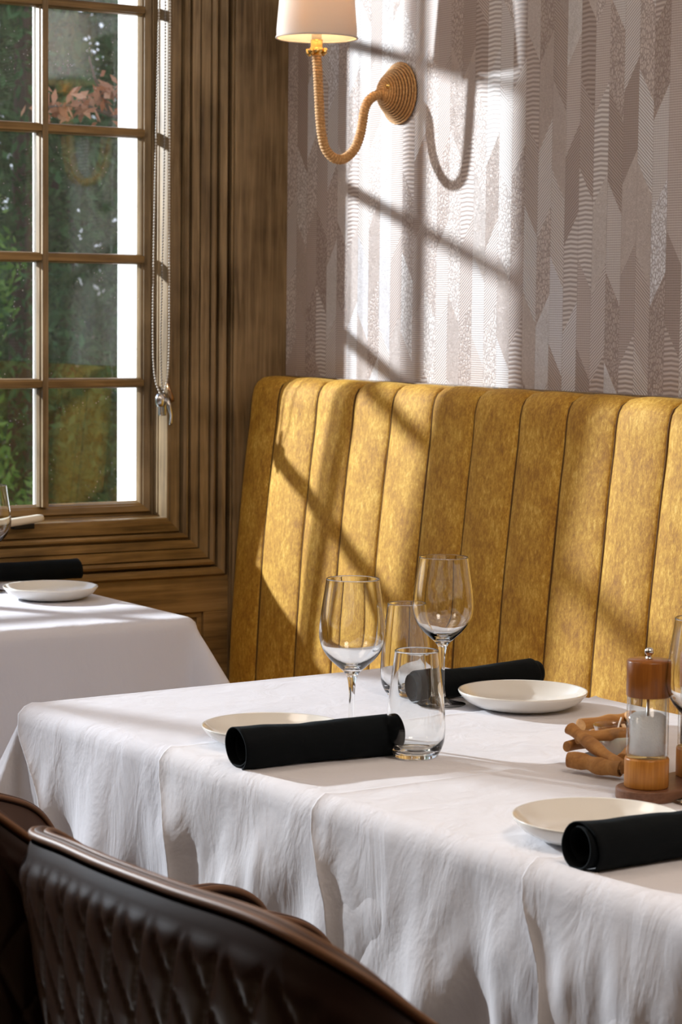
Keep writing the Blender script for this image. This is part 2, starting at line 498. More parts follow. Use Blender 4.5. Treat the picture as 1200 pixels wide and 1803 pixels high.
def frame_sweep(xl, xr, zb, zt, prof):
    V, Fc = [], []
    n = len(prof)
    cs = [(xl, zb, -1, -1), (xr, zb, 1, -1), (xr, zt, 1, 1), (xl, zt, -1, 1)]
    # split the mitre per side so that every side shades on its own
    for s in range(4):
        a, b = cs[s], cs[(s + 1) % 4]
        base = len(V)
        for c in (a, b):
            for o_, y in prof: V.append((c[0] + c[2] * o_, y, c[1] + c[3] * o_))
        for k in range(n - 1): Fc.append((base + k, base + k + 1, base + n + k + 1, base + n + k))
    return V, Fc
CPROF = [(.0185, .118), (.019, .104), (.0245, .100), (.0255, .080), (.0275, .078), (.027, .046), (.0285, .043), (.034, .042), (.0345, .0405),
         (.056, .040), (.0575, .048), (.0595, .048), (.060, .030), (.0635, .0245), (.0675, .0245), (.071, .029), (.072, .036), (.0738, .036), (.0745, .024),
         (.090, .021), (.091, .027), (.0925, .027), (.093, .019), (.112, .017), (.1135, .024), (.115, .024), (.1155, .014), (.121, .010), (.126, .012),
         (.129, .020), (.1305, .036), (.1322, .036), (.133, .012), (.138, .006), (.146, .005), (.150, .010), (.1525, .02), (.1530, .05)]
v, f = frame_sweep(GXL, GXR, GZB, GZT, CPROF)
# vertical sides use the upright grain, top and bottom the level grain
nq = len(CPROF) - 1
mi = [0] * nq + [1] * nq + [0] * nq + [1] * nq
struct(sharp(mk('trim_1', v, f, None, mats=[M_WOODH, M_WOODV], mi=mi), 28))
# dark gap and corner pilaster
struct(box('trim_4', (-.137, -.122, .045, .11, 0, ZC), M_GROOVE))
o = struct(box('trim_2', (-.1265, .02, .0, .11, 0, ZC), M_WOODV, bv=.004, seg=3))
o = struct(box('trim_5', (-.1305, -.1262, .006, .03, 0, ZC), M_WOODV, bv=.0015))

# exterior side of the wall
ext = [boxv(GXR + .012, .4, .132, .236, -.4, 3.0), boxv(GXL, GXR + .012, .132, .236, GZT + .01, 3.0), boxv(GXL, GXR + .012, .132, .22, -.4, GZB - .012)]
struct(mk('wall_exterior', *join(*ext), M_WHITEP, smooth=False))

# sashes
SASH = [(-.004, .119), (0, .1125), (.0015, .1095), (.0045, .1075), (.0055, .1045), (.0165, .0965), (.0185, .098), (.0187, .119)]
def bar_h(x0, x1, z, w_=.0175):
    # moulded glazing bar, level
    pr = [(-w_ * .62, .112), (-w_ * .5, .102), (-w_ * .36, .100), (-w_ * .36, .093), (w_ * .36, .093), (w_ * .36, .100), (w_ * .5, .102), (w_ * .62, .112)]
    V = [(x0, y, z + a) for a, y in pr] + [(x1, y, z + a) for a, y in pr]
    n = len(pr)
    Fc = [(k, k + 1, n + k + 1, n + k) for k in range(n - 1)] + [(n - 1, 0, n, 2 * n - 1)]
    return V, Fc
def bar_v(x, z0, z1, w_=.0175):
    pr = [(-w_ * .62, .112), (-w_ * .5, .102), (-w_ * .36, .0995), (-w_ * .36, .0915), (w_ * .36, .0915), (w_ * .36, .0995), (w_ * .5, .102), (w_ * .62, .112)]
    V = [(x + a, y, z0) for a, y in pr] + [(x + a, y, z1) for a, y in pr]
    n = len(pr)
    Fc = [(k, k + 1, n + k + 1, n + k) for k in range(n - 1)] + [(n - 1, 0, n, 2 * n - 1)]
    return V, Fc
ZM = [1.1288, 1.3839, 1.6427, 1.8923, 2.147]
def window(num, xl, xr, bars_x, bars_z):
    root = bpy.data.objects.new('window_%d' % num, None); COL.objects.link(root); root['kind'] = 'structure'
    root.location = ((xl + xr) / 2, .11, GZB)
    inv = Vector(root.location)
    def P(name, vf, mat, sm=True):
        V = [Vector(q) - inv for q in vf[0]]; return mk(name, V, vf[1], mat, root, smooth=sm)
    nq = len(SASH) - 1
    V, Fc = frame_sweep(xl, xr, GZB, GZT, SASH)
    V = [Vector(q) - inv for q in V]
    o = mk('sash_frame', V, Fc, None, root, mats=[M_WOODH, M_WOODV], mi=[0] * nq + [1] * nq + [0] * nq + [1] * nq); sharp(o, 25)
    for x in bars_x: sharp(P('glazing_bar', bar_v(x, GZB, GZT), M_WOODV), 25)
    for z in bars_z: sharp(P('glazing_bar', bar_h(xl, xr, z), M_WOODH), 25)
    # outer white glazing bars and outer frame
    ob = [boxv(x - .0055, x + .0055, .1345, .140, GZB, GZT) for x in bars_x] + [boxv(xl, xr, .1345, .140, z - .0055, z + .0055) for z in bars_z]
    ob += [boxv(xl - .02, xl + .001, .126, .15, GZB - .02, GZT + .02), boxv(xr + .001, xr + .012, .126, .133, GZB - .02, GZT + .02),
           boxv(xl, xr, .126, .134, GZB - .02, GZB - .001), boxv(xl, xr, .126, .15, GZT - .001, GZT + .02)]
    P('outer_frame', join(*ob), M_WHITEP, False)
    # panes: one object per light of the grid, each a sealed double pane
    xs = [xl] + sorted(bars_x) + [xr]; zs = [GZB] + list(bars_z) + [GZT]
    for i in range(len(xs) - 1):
        for j in range(len(zs) - 1):
            V, Fc = [], []
            for y in (.114, .130):
                b = len(V)
                V += [(xs[i], y, zs[j]), (xs[i + 1], y, zs[j]), (xs[i + 1], y, zs[j + 1]), (xs[i], y, zs[j + 1])]
                Fc.append((b, b + 1, b + 2, b + 3))
            P('glass_pane', (V, Fc), M_PANE, False)
    return root
window(1, -.737, GXR, [-.5135], ZM)
window(2, -1.384, -.936, [-1.16], ZM)
window(3, GXL, -1.425, [-1.735, -2.25], [])
# mullions between the windows
struct(box('trim_6', (-.915, -.758, .045, .13, GZB - .02, GZT + .02), M_WOODV, bv=.003))
struct(box('trim_7', (-1.4045, -1.4035, .06, .15, GZB - .02, GZT + .02), M_WOODV))
# picture-rail strip where the wallpaper meets the banquette
struct(box('trim_8', (-.010, .0005, -3.9, -.001, 1.128, 1.1455), M_WOODV, bv=.001))

# ================================================================== GARDEN
struct(box('ground', (-8, 14, .25, 20, -.45, -.4), M_LAWN))
def foliage(name, n, sampler, size, mat, parent, seed):
    rnd = random.Random(seed); V, Fc = [], []
    for i in range(n):
        p = sampler(rnd)
        a = Vector((rnd.gauss(0, 1), rnd.gauss(0, 1), rnd.gauss(0, 1))).normalized()
        b = a.cross(Vector((rnd.gauss(0, 1), rnd.gauss(0, 1), rnd.gauss(0, 1)))).normalized()
        s = size * rnd.uniform(.6, 1.3)
        k = len(V)
        V += [p - a * s, p + b * s * .38 + a * s * -.1, p + a * s, p - b * s * .38 - a * s * .1]
        Fc.append((k, k + 1, k + 2, k + 3))
    return mk(name, V, Fc, mat, parent, smooth=False)
def tree(name, label, loc, h, r, n, size, mat, seed, base=.0, conic=.8):
    t = thing(name, label, 'tree', loc, group=None)
    V, Fc = tube([(0, 0, 0), (.03, .02, h * .5), (0, 0, h * .92)], lambda i, a: [.11, .07, .02][i] * (r / 1.2), 10)
    mk('trunk', V, Fc, M_BARK, t)
    def samp(rn):
        z = rn.random() ** 1.15
        rr = r * (1 - conic * z) * (.45 + .55 * rn.random() ** .5)
        rr *= 1 + .22 * noise.noise(Vector((z * 7 + seed, rn.random() * .1, seed)))
        an = rn.random() * 2 * PI
        rr *= 1 + .2 * math.sin(an * 5 + z * 23)
        return Vector((rr * math.cos(an), rr * math.sin(an), base + z * (h - base)))
    foliage('foliage', n, samp, size, mat, t, seed)
    return t
tree('evergreen_tree', 'bright green bushy evergreen tree seen through the left panes', (1.05, 5.9, -.4), 4.8, 1.0, 42000, .030, M_LEAF1, 3, .1, .55)
tree('evergreen_tree', 'dark green conifer beyond the window, behind the bright evergreen', (3.3, 8.4, -.4), 6.0, 1.3, 36000, .045, M_LEAF2, 5, .1, .5)
tree('evergreen_tree', 'broad dark evergreen at the very back, filling the gaps between the others', (5.2, 12.0, -.4), 9.0, 2.3, 30000, .11, M_LEAF2, 12, .1, .3)
tree('evergreen_tree', 'deep green conifer nearest the white outside post', (2.95, 4.7, -.4), 4.9, .8, 36000, .032, M_LEAF2, 9, .1, .5)
t = thing('beech_tree', 'slim young tree outside with a spray of copper autumn leaves', 'tree', (.62, 1.75, -.4))
V, Fc = tube([(0, 0, 0), (.02, 0, 1.2), (-.02, .02, 2.1), (.02, .02, 3.0)], lambda i, a: [.03, .026, .02, .01][i], 10); mk('trunk', V, Fc, M_BARK, t)
V, Fc = join(tube([(-.02, .02, 2.1), (-.10, .0, 2.22), (-.26, -.05, 2.25), (-.40, -.08, 2.23)], lambda i, a: [.011, .008, .005, .002][i], 8),
             tube([(-.15, -.02, 2.23), (-.22, -.06, 2.32), (-.25, -.08, 2.38)], lambda i, a: [.006, .004, .002][i], 8))
mk('branch', V, Fc, M_BARK, t)
def copper(rn):
    u = rn.random()
    return Vector((-.03 - .36 * u + rn.gauss(0, .02), -.05 + rn.gauss(0, .03), 2.235 + .10 * (1 - u) * rn.random() + rn.gauss(0, .022)))
foliage('copper_leaves', 190, copper, .024, M_LEAF3, t, 21)

# ================================================================== BANQUETTE
def banquette():
    root = thing('banquette', 'long gold velvet banquette with vertical channels along the wallpapered wall', 'bench', (0, 0, 0))
    prof = [(-.004, 1.1415), (-.046, 1.139), (-.064, 1.1355), (-.074, 1.128), (-.080, 1.117), (-.0845, 1.094), (-.088, 1.052), (-.097, .981), (-.107, .886), (-.117, .79), (-.125, .683), (-.130, .599), (-.134, .50), (-.135, .42)]
    pp = catmull([(x, 0, z) for x, z in prof], 6)
    pr = resample(pp, .012)
    seams = [-.003, -.112, -.262, -.396]
    while seams[-1] > -3.7: seams.append(seams[-1] - (.134 if len(seams) < 8 else .131))
    V, Fc, mi = [], [], []
    cols = []
    for a, b in zip(seams, seams[1:]):
        for k in range(14):
            t = k / 14; tt = .5 - .5 * math.cos(t * PI)   # denser by the seam
            cols.append((a + (b - a) * tt, tt, k))
    cols.append((seams[-1], 0, 0))
    n = len(pr)
    for y, t, k in cols:
        s = max(0.0, 1 - abs(2 * t - 1) ** 2.6) ** .62 if t > 0 else 0
        for i, p in enumerate(pr):
            d = pr[min(i + 1, n - 1)] - pr[max(i - 1, 0)]
            nrm = Vector((d.z, 0, -d.x)).normalized()
            if nrm.x > 0 and i > 4: nrm = -nrm
            if nrm.z < 0 and i <= 4: nrm = -nrm
            amp = .0105 * min(1, i / 5) * s
            wob = .0015 * noise.noise(Vector((y * 6, p.z * 7, 1.3)))
            q = p + nrm * (amp + wob * min(1, i / 5) * s) - nrm * (.004 if t == 0 and i > 2 else 0)
            V.append((q.x, y + .004 * noise.noise(Vector((round(y, 1) * 9, p.z * 4, 5))), q.z))
    for c in range(len(cols) - 1):
        for i in range(n - 1): Fc.append((c * n + i, c * n + i + 1, (c + 1) * n + i + 1, (c + 1) * n + i))
    # left end closed by a side face
    b = len(V)
    o = mk('backrest', V, Fc, M_VELVET, root)
    # stitched seams
    for j, y in enumerate(seams[1:-1]):
        P = [Vector((p.x - .0015, y, p.z - .0015 if i < 6 else p.z)) for i, p in enumerate(pr) if i > 1]
        sv, sf = tube(P, .0019, 6); mk('seam', sv, sf, M_SEAM, root)
    # side and body
    mk('side_panel', *(lambda q: ([(x, -.0032, z) for x, z in q] , [tuple(range(len(q)))]))([(p.x, p.z) for p in pr] + [(0, .42)]), M_VELVET, root, smooth=False)
    s = box('seat_cushion', (-.49, -.138, -3.7, -.01, .34, .455), M_VELVET, root, .03, 4)
    box('plinth', (-.45, -.02, -3.7, -.01, 0, .34), M_WOODH, root)
    return root
banquette()

# ================================================================== WALL SCONCE
def sconce():
    py_, pz_ = -.4185, 1.7035
    root = thing('wall_sconce', 'rope-wrapped wall sconce with a white linen shade on the patterned wall', 'lamp', (0, py_, pz_))
    # coiled backplate
    V, Fc = [], []
    rings = 14
    for i in range(rings):
        u = i / (rings - 1)
        R = .0578 * (1 - u) + .008 * u
        X = -(.005 + .040 * math.sin(u * PI / 2) ** 1.15)
        P = [(X, R * math.cos(a), R * math.sin(a)) for a in [2 * PI * k / 72 for k in range(72)]]
        ph = random.random() * 6
        vf = tube(P, lambda q, a, ph=ph, R=R: .0023 * (1 + .12 * math.sin(a + q / 72 * 2 * PI * max(8, int(R / .00095 / 1.2)) + ph)), 8, closed=True, ref=Vector((1, 0, 0)))
        V, Fc = join((V, Fc), vf)
    mk('backplate', V, Fc, M_ROPE, root)
    core = lathe([(.001, .040), (.02, .036), (.042, .022), (.057, .004), (.057, 0), (.001, 0)], 40)
    mk('backplate_core', [(-z, x, y) for x, y, z in core[0]], core[1], M_GAPSHADE, root)
    sv, sf = lathe([(.0001, .006), (.003, .0052), (.0052, .002), (.0052, -.002), (.003, -.005), (.0018, -.006), (.0018, -.016), (.0001, -.016)], 20)
    sc = mk('brass_screw', [(-z, x, y) for x, y, z in sv], sf, M_BRASS, root, loc=(-.041, -.019, .010)); 
    pts = [(677, 164), (661, 168), (648, 178), (641, 195), (638, 215), (633, 240), (624, 262), (611, 276), (598, 281), (584, 276), (572, 260), (566, 235), (563, 205), (561, 165), (559, 125), (557, 95)]
    P = [at_y(px, py, py_) - Vector((0, py_, pz_)) for px, py in pts]
    P[0] = Vector((-.040, 0, P[1].z + .004))
    C = resample(catmull(P, 12), .00095)
    def rr(i, a): return .0076 + .0021 * abs(math.sin((i + a / (2 * PI) * 6) * PI / 6.0))
    V, Fc = tube(C, rr, 20)
    arm = mk('rope_arm', V, Fc, M_ROPE, root)
    top = P[-1]
    cx, cz = top.x, top.z
    hub = thing_part('lamp_holder', root, (cx, 0, cz))
    lathe_obj('brass_cup', [(.0001, -.004), (.008, -.004), (.012, 0), (.0165, .004), (.017, .008), (.013, .010), (.0115, .014), (.0115, .026), (.0001, .026)], M_BRASS, hub, 32)
    for k in range(4):
        a = k * PI / 2 + .5
        V, Fc = tube([(.013 * math.cos(a), .013 * math.sin(a), -.002), (.019 * math.cos(a), .019 * math.sin(a), .002), (.019 * math.cos(a), .019 * math.sin(a), .010)], .0038, 10); mk('brass_clip', V, Fc, M_BRASS, hub)
    lathe_obj('bulb_sleeve', [(.0095, .012), (.0095, .045), (.0001, .045)], M_CREAM, hub, 24)
    lathe_obj('bulb', [(.0001, .045), (.009, .047), (.016, .062), (.018, .075), (.014, .090), (.0001, .098)], M_BULB, hub, 24)
    # shade
    z0 = at_y(555, 68, py_).z - pz_; rb, rtp, hs = .0775, .0635, .165
    V, Fc = [], []
    n = 64
    prof = [(rb, z0), (rb, z0 + .001), (rb - .0015, z0 + .006)] + [(rb + (rtp - rb) * u, z0 + hs * u) for u in (.1, .3, .5, .7, .9, 1)]
    pin = [(r - .0012, z) for r, z in reversed(prof)]
    v, f = lathe(prof + pin, n, cap=False)
    m = len(prof) * 2
    f += [(i * m + m - 1, ((i + 1) % n) * m + m - 1, ((i + 1) % n) * m, i * m) for i in range(n)]
    sh = mk('lamp_shade', [(x + cx, y, z) for x, y, z in v], f, M_SHADE, root); sharp(sh, 50)
    hv, hf = tube([(cx + (rb - .001) * math.cos(a), (rb - .001) * math.sin(a), z0 + .0015) for a in [2 * PI * k / 64 for k in range(64)]], .0018, 8, closed=True)
    mk('shade_trim', hv, hf, M_SHADE, sh)
    sv_, sf_ = join(*[tube([(cx, 0, z0 + .05), (cx + .072 * math.cos(a), .072 * math.sin(a), z0 + .05)], .0012, 6) for a in (0.3, 2.4, 4.5)])
    mk('shade_spider', sv_, sf_, M_BRASS, sh)
    l = bpy.data.lights.new('sconce_bulb_light', 'POINT'); l.energy = 1.3; l.color = (1, .66, .34); l.shadow_soft_size = .02
    lo = bpy.data.objects.new('sconce_bulb_light', l); COL.objects.link(lo); lo.parent = root; lo.location = (cx, 0, cz + .075)
    # the bulb mesh must not swallow its own light
    lo.location = (cx, 0, cz + .105)
    return root
def thing_part(name, parent, loc):
    o = bpy.data.objects.new(name, None); COL.objects.link(o); o.parent = parent; o.location = loc; return o
sconce()

# ================================================================== BLIND CHAIN, LATCH, HANDLE
def chain(name, pts, y, parent, mat=M_BEAD):
    P = [at_y(px, py, y) for px, py in pts]
    C = resample(catmull(P, 10), .0062)
    ico = bmesh.new(); bmesh.ops.create_uvsphere(ico, u_segments=8, v_segments=6, radius=.0021)
    iv = [v.co.copy() for v in ico.verts]; fi = [tuple(v.index for v in q.verts) for q in ico.faces]; ico.free()
    V, Fc = [], []
    for c in C:
        b = len(V); V += [c + q for q in iv]; Fc += [tuple(i + b for i in q) for q in fi]
    V, Fc = join((V, Fc), tube(C, .0006, 5))
    return mk(name, V, Fc, mat, parent)
blind = thing('blind_chain', 'looped beaded blind cord hanging beside the window frame', 'cord', (0, 0, 0))
chain('bead_chain', [(283, -160), (278, 100), (273, 300), (270, 470), (269, 580), (270, 640), (274, 672), (281, 692)], .035, blind)
chain('bead_chain', [(300, -160), (299, 150), (298, 400), (298, 560), (297, 630), (294, 668), (288, 692)], .035, blind)
chain('bead_chain', [(291, -160), (290, 200), (285, 500), (283, 600), (284, 660), (286, 690)], .043, blind, simple('shaded_chain_bead', (.22, .2, .18), .4))  # shadow on this strand is put into a darker bead colour
lp = at_y(285, 705, .030)
latch = thing('window_latch', 'silver casement latch with a curved lever on the window frame', 'latch', lp)
bv_, bf_ = lathe([(.0001, -.012), (.010, -.011), (.0125, -.004), (.0125, .004), (.010, .011), (.0001, .012)], 24)
mk('latch_drum', [(x * .9, y * .8, z * 1.15) for x, y, z in bv_], bf_, M_SILVER, latch, loc=(-.003, 0, .0))
o = box('latch_plate', (-.004, .012, .0, .012, -.032, .010), M_SILVER, latch, .003, 3)
V, Fc = tube([(.006, -.010, .005), (.009, -.014, -.010), (.013, -.016, -.030), (.014, -.013, -.045), (.013, -.011, -.050)], lambda i, a: [.0055, .005, .004, .0042, .003][i], 12); mk('lever', V, Fc, M_SILVER, latch)
V, Fc = tube([(.012, -.004, .036), (.014, -.006, .020), (.018, -.008, .006), (.021, -.006, -.002)], lambda i, a: [.003, .0045, .005, .004][i], 12); mk('keeper', V, Fc, M_BRONZE, latch)
hp = at_y(45, 916, .036)
hd = thing('casement_handle', 'cream plastic casement handle lying on the window sill', 'handle', hp)
V = []; secs = [(-.13, -.012, .009), (-.02, -.002, .0105), (.026, .003, .010), (.034, .004, .0085)]
V, Fc = tube([(x, -.004, z) for x, z, r in secs], lambda i, a: secs[i][2] * (1 + .22 * math.cos(2 * a)), 20); mk('grip', V, Fc, M_CREAM, hd)
box('mounting_foot', (-.03, .015, -.012, .012, -.017, -.006), M_DARKMETAL, hd, .002)

# ================================================================== CHAIR
def chair(label, dy, group):
    root = thing('tub_chair', label, 'chair', (-1.47, -2.54, 0), 0, group)
    O = Vector((-1.47, -2.54, 0))
    rim = [(-1.310, -2.275, .47), (-1.312, -2.272, .56), (-1.318, -2.270, .62), (-1.333, -2.270, .655), (-1.355, -2.268, .676), (-1.39, -2.266, .690),
           (-1.44, -2.262, .703), (-1.51, -2.260, .730), (-1.575, -2.263, .765), (-1.612, -2.268, .790), (-1.645, -2.285, .808), (-1.670, -2.325, .815),
           (-1.688, -2.42, .826), (-1.702, -2.52, .834), (-1.711, -2.65, .843), (-1.708, -2.76, .848), (-1.697, -2.825, .840), (-1.672, -2.860, .820),
           (-1.635, -2.870, .788), (-1.58, -2.860, .752), (-1.51, -2.838, .722), (-1.44, -2.818, .703), (-1.40, -2.812, .699), (-1.365, -2.810, .686),
           (-1.345, -2.810, .664), (-1.332, -2.811, .62), (-1.326, -2.812, .55), (-1.322, -2.814, .47)]
    full = [Vector(p) - O for p in reversed(rim)]
    C = resample(catmull(full, 10), .0042)
    n = len(C)
    # outward plan normals
    N = []
    for i in range(n):
        d = C[min(i + 2, n - 1)] - C[max(i - 2, 0)]; d.z = 0
        if d.length < .004: N.append(None)
        else:
            d.normalize(); N.append(Vector((-d.y, d.x, 0)))
    last = None
    for i in range(n):
        if N[i] is None: N[i] = last
        last = N[i] or last
    for i in reversed(range(n)):
        if N[i] is None: N[i] = last
        last = N[i]
    # make sure they point outwards
    for i in range(n):
        if N[i].dot(Vector((C[i].x + .0, C[i].y, 0)) - Vector((.15, 0, 0))) < 0: N[i] = -N[i]
    S = [0]
    for i in range(1, n): S.append(S[-1] + ((C[i] - C[i - 1]) * Vector((1, 1, 0))).length if False else S[-1] + (Vector((C[i].x, C[i].y, 0)) - Vector((C[i - 1].x, C[i - 1].y, 0))).length)
    mid = S[-1] / 2
    ZB = .40; rows = 130
    def tri_(x): x = x - math.floor(x); return min(x, 1 - x)
    V, Fc = [], []
    for i in range(n):
        H = C[i].z - ZB
        for j in range(rows + 1):
            t = j / rows; z = C[i].z - .006 - t * (H - .006); dz = C[i].z - z
            off = .004 + .010 * math.sin(min(1, dz / .035) * PI / 2) - .17 * max(0, dz - .03)
            su = (S[i] - mid) / .054; tv = (z - .83) / .105
            da, db = tri_(su + tv), tri_(su - tv)
            g = min(da, db)
            quilt = (.0034 * (1 - math.exp(-g / .060)) + .0022 * math.sqrt(g * 2)) * min(1, max(0, dz - .02) / .02) if H > .06 else 0
            q = Vector((C[i].x, C[i].y, z)) + N[i] * (off + quilt)
            V.append(q)
    for i in range(n - 1):
        for j in range(rows):
            a = i * (rows + 1) + j
            Fc.append((a, a + 1, a + rows + 2, a + rows + 1))
    mk('outer_shell', V, Fc, M_LEATH, root)
    V, Fc = [], []
    r2 = 24
    for i in range(n):
        H = C[i].z - ZB
        for j in range(r2 + 1):
            t = j / r2; z = C[i].z - .004 - t * (H - .004); dz = C[i].z - z
            off = -.004 - .016 * math.sin(min(1, dz / .05) * PI / 2) - .10 * dz
            V.append(Vector((C[i].x, C[i].y, z)) + N[i] * off)
    for i in range(n - 1):
        for j in range(r2):
            a = i * (r2 + 1) + j
            Fc.append((a, a + r2 + 1, a + r2 + 2, a + 1))
    mk('inner_lining', V, Fc, M_LEATHIN, root)
    # top band and piping
    V, Fc = tube([c for c in C], lambda i, a: .0055, 12); mk('rim_band', V, Fc, M_LEATHIN, root)
    V, Fc = tube([C[i] + N[i] * .0055 + Vector((0, 0, .0015)) for i in range(n)], .0036, 8); mk('piping', V, Fc, M_PIPING, root)
    V, Fc = tube([C[i] - N[i] * .0075 + Vector((0, 0, .0015)) for i in range(n)], .0030, 8); mk('piping', V, Fc, M_PIPING, root)
    V, Fc = boxv(-.15, .13, -.225, .225, .36, .475); s = mk('seat', V, Fc, M_LEATHIN, root, smooth=False); bevel(s, .035, 5)
    V, Fc = boxv(-.17, .17, -.17, .17, .335, .365); mk('seat_base', V, Fc, M_DARKMETAL, root, smooth=False)
    for sx_ in (-1, 1):
        for sy_ in (-1, 1):
            V, Fc = tube([(.14 * sx_, .14 * sy_, .35), (.20 * sx_, .21 * sy_, .012), (.201 * sx_, .211 * sy_, 0)], lambda i, a: [.014, .010, .010][i], 12); mk('leg', V, Fc, M_DARKMETAL, root)
    return root
G = 'leather tub chairs in a row along the long table'
c1 = chair('brown quilted leather tub chair nearest the camera, in front of the long table', 0, G)
pitch = Vector((0, .64, 0))
c2 = copy_tree(c1); c2.location = c1.location + Vector((pitch.x, pitch.y, 0)); c2['label'] = 'brown leather tub chair cut by the left edge, beyond the nearest chair'

# ================================================================== TABLES AND CLOTHS
class Tab:
    def __init__(s, corner, ang, W, L, seed, amp=1.0):
        s.o = Vector(corner); s.W, s.L = W, L; s.seed = seed; s.amp = amp
        a = math.radians(ang)
        s.U = Vector((math.cos(a), math.sin(a), 0)); s.V = Vector((math.sin(a), -math.cos(a), 0)); s.ang = a
    def wrinkle(s, e, side, drop):
        k = min(1, drop / .16) ** 1.3
        q = s.seed + side * 13.7
        v = 0
        for lam, am, ph, sl in ((.31, .0060, 1.1, 2.0), (.17, .0042, 2.7, -3.5), (.105, .0024, .3, 5), (.062, .0011, 4.4, -6)):
            v += am * math.sin(2 * PI * (e / lam) + ph * q + sl * drop)
        v += .007 * noise.noise(Vector((e * 9 + q, drop * 5, q))) + .0030 * noise.noise(Vector((e * 24, drop * 11, q + 4)))
        return v * k * s.amp
    def pos(s, a, b, z, lift=0, extra=None, flare=.05, cflare=.42, R=.018):
        W, L = s.W - R, s.L - R
        ou = (R - a) if a < R else (a - W if a > W else 0)
        ov = (R - b) if b < R else (b - L if b > L else 0)
        su = -1 if a < R else 1; sv = -1 if b < R else 1
        au = min(max(a, R), W); bv = min(max(b, R), L)
        r = math.hypot(ou, ov)
        base = s.o + s.U * au + s.V * bv
        if r < 1e-9:
            zz = z + lift + .0005 * noise.noise(Vector((a * 14, b * 14, s.seed)))
            return Vector((base.x, base.y, zz))
        th = math.atan2(ov, ou); cor = math.sin(2 * th) if ou > 0 and ov > 0 else 0
        Rl = R + lift
        if r < R * PI / 2:
            an = r / R; out = Rl * math.sin(an); drop = Rl * (1 - math.cos(an)) - lift
        else:
            rest = r - R * PI / 2
            fl = flare + (cflare - flare) * cor
            sag = fl * (rest if rest < .12 else .12 + (rest - .12) * .55)
            out = Rl + sag; drop = R + rest * math.sqrt(max(.2, 1 - min(fl, .6) ** 2))
        wr = 0
        if ou > 0 and ov == 0: wr = s.wrinkle(b, 1 + su, max(0, drop - .012))
        elif ov > 0 and ou == 0: wr = s.wrinkle(a, 5 + sv, max(0, drop - .012))
        else:
            w1 = s.wrinkle(bv, 1 + su, max(0, drop - .012)); w2 = s.wrinkle(au, 5 + sv, max(0, drop - .012))
            c2_ = math.cos(th) ** 2; wr = w1 * c2_ + w2 * (1 - c2_) + .012 * math.sin(th * 8) * min(1, drop / .2) * cor
        if extra: wr += extra(a, b, drop)
        dirv = (s.U * su * ou + s.V * sv * ov) / r
        p = base + dirv * (out + wr)
        return Vector((p.x, p.y, z + lift - drop))
def cloth_obj(name, T, z, lift, arange, brange, na, nb, mat, hem=None, extra=None, thick=.0014, flare=.05, cflare=.42):
    V, Fc = [], []
    for i in range(na + 1):
        a = arange[0] + (arange[1] - arange[0]) * i / na
        for j in range(nb + 1):
            b0, b1 = brange
            if hem: b0 = b0 + hem(a)
            t = j / nb
            if hem: t = t ** 1.35 if j else 0
            b = b0 + (b1 - b0) * t
            q_ = T.pos(a, b, z, lift, (lambda aa, bb, dd, e=b - b0: extra(aa, bb, dd, e)) if extra else None, flare, cflare)
            if hem: q_.z += .0014 * math.exp(-(b - b0) / .005)
            V.append(q_)
    for i in range(na):
        for j in range(nb):
            k = i * (nb + 1) + j
            Fc.append((k, k + nb + 1, k + nb + 2, k + 1))
    o = mk(name, V, Fc, mat)
    md = o.modifiers.new('s', 'SOLIDIFY'); md.thickness = thick; md.offset = 0
    recv(o)
    return o
TZ = .7480
TM = Tab((-1.238, -1.338, 0), 2.6, .70, 1.95, 2.0, 1.0)
def table(name, T, label):
    root = thing(name, label, 'table', T.o, T.ang)
    box('table_top', (.012, T.W - .012, -(T.L - .012), -.012, TZ - .032, TZ - .004), M_WOODH, root, .006)
    for u in (.06, T.W - .06):
        for v_ in (.06, T.L - .06):
            box('leg', (u - .025, u + .025, -v_ - .025, -v_ + .025, 0, TZ - .032), M_WOODV, root, .004)
    return root
table('dining_table', TM, 'long restaurant table hidden under white cloths beside the gold banquette')
tag(cloth_obj('tablecloth', TM, TZ, 0, (-.40, .94), (-.36, 2.30), 120, 210, M_CLOTH), 'white under-cloth hanging full length from the long table, showing at its far left corner', 'tablecloth')
def ex(seed, amp=.006, lay=.0):
    def f(a, b, d, e):
        k = min(1, max(0, d) / .10)
        v = amp * (1.5 * noise.noise(Vector((b * 9 + d * 4 + seed, d * 5, seed))) + .6 + .35 * noise.noise(Vector((b * 38, d * 16, seed + 3)))
                   + .5 * abs(noise.noise(Vector((b * 7 + d * 5, d * 2, seed + 9))))) * k
        v += .008 * math.exp(-max(0, e) / .012) * min(1, .25 + max(0, d) / .18)
        return max(v, 0) + lay
    return f
hA = at_z(250, 1325, .75); hB = at_z(575, 1405, .75); hC = at_z(938, 1525, .75)
def vof(T, p): return (Vector((p.x, p.y, 0)) - T.o).dot(T.V)
def slant(k, corner=0.0):
    def f(a):
        over = max(0, -a)
        return k * max(0, over - .03) + .010 * math.sin(over * 22) * min(1, over / .1) + (-.0 if a > 0 else -.006 * math.exp(-over / .01))
    return f
vA, vB, vC = vof(TM, hA), vof(TM, hB), vof(TM, hC)
tag(cloth_obj('table_topper', TM, TZ, .0013, (-.36, .86), (.0195, 2.05), 110, 170, M_CLOTH, hem=slant(.85), extra=ex(3, .003, .0015)), 'second white cloth whose slanting hem falls from the far left table corner', 'tablecloth')
tag(cloth_obj('table_topper', TM, TZ, .0026, (-.34, .80), (vA, 2.04), 120, 190, M_CLOTH2, hem=slant(.42), extra=ex(8, .0075, .003)), 'white table topper under the near napkin roll, its hem falling beside the chair', 'tablecloth', )
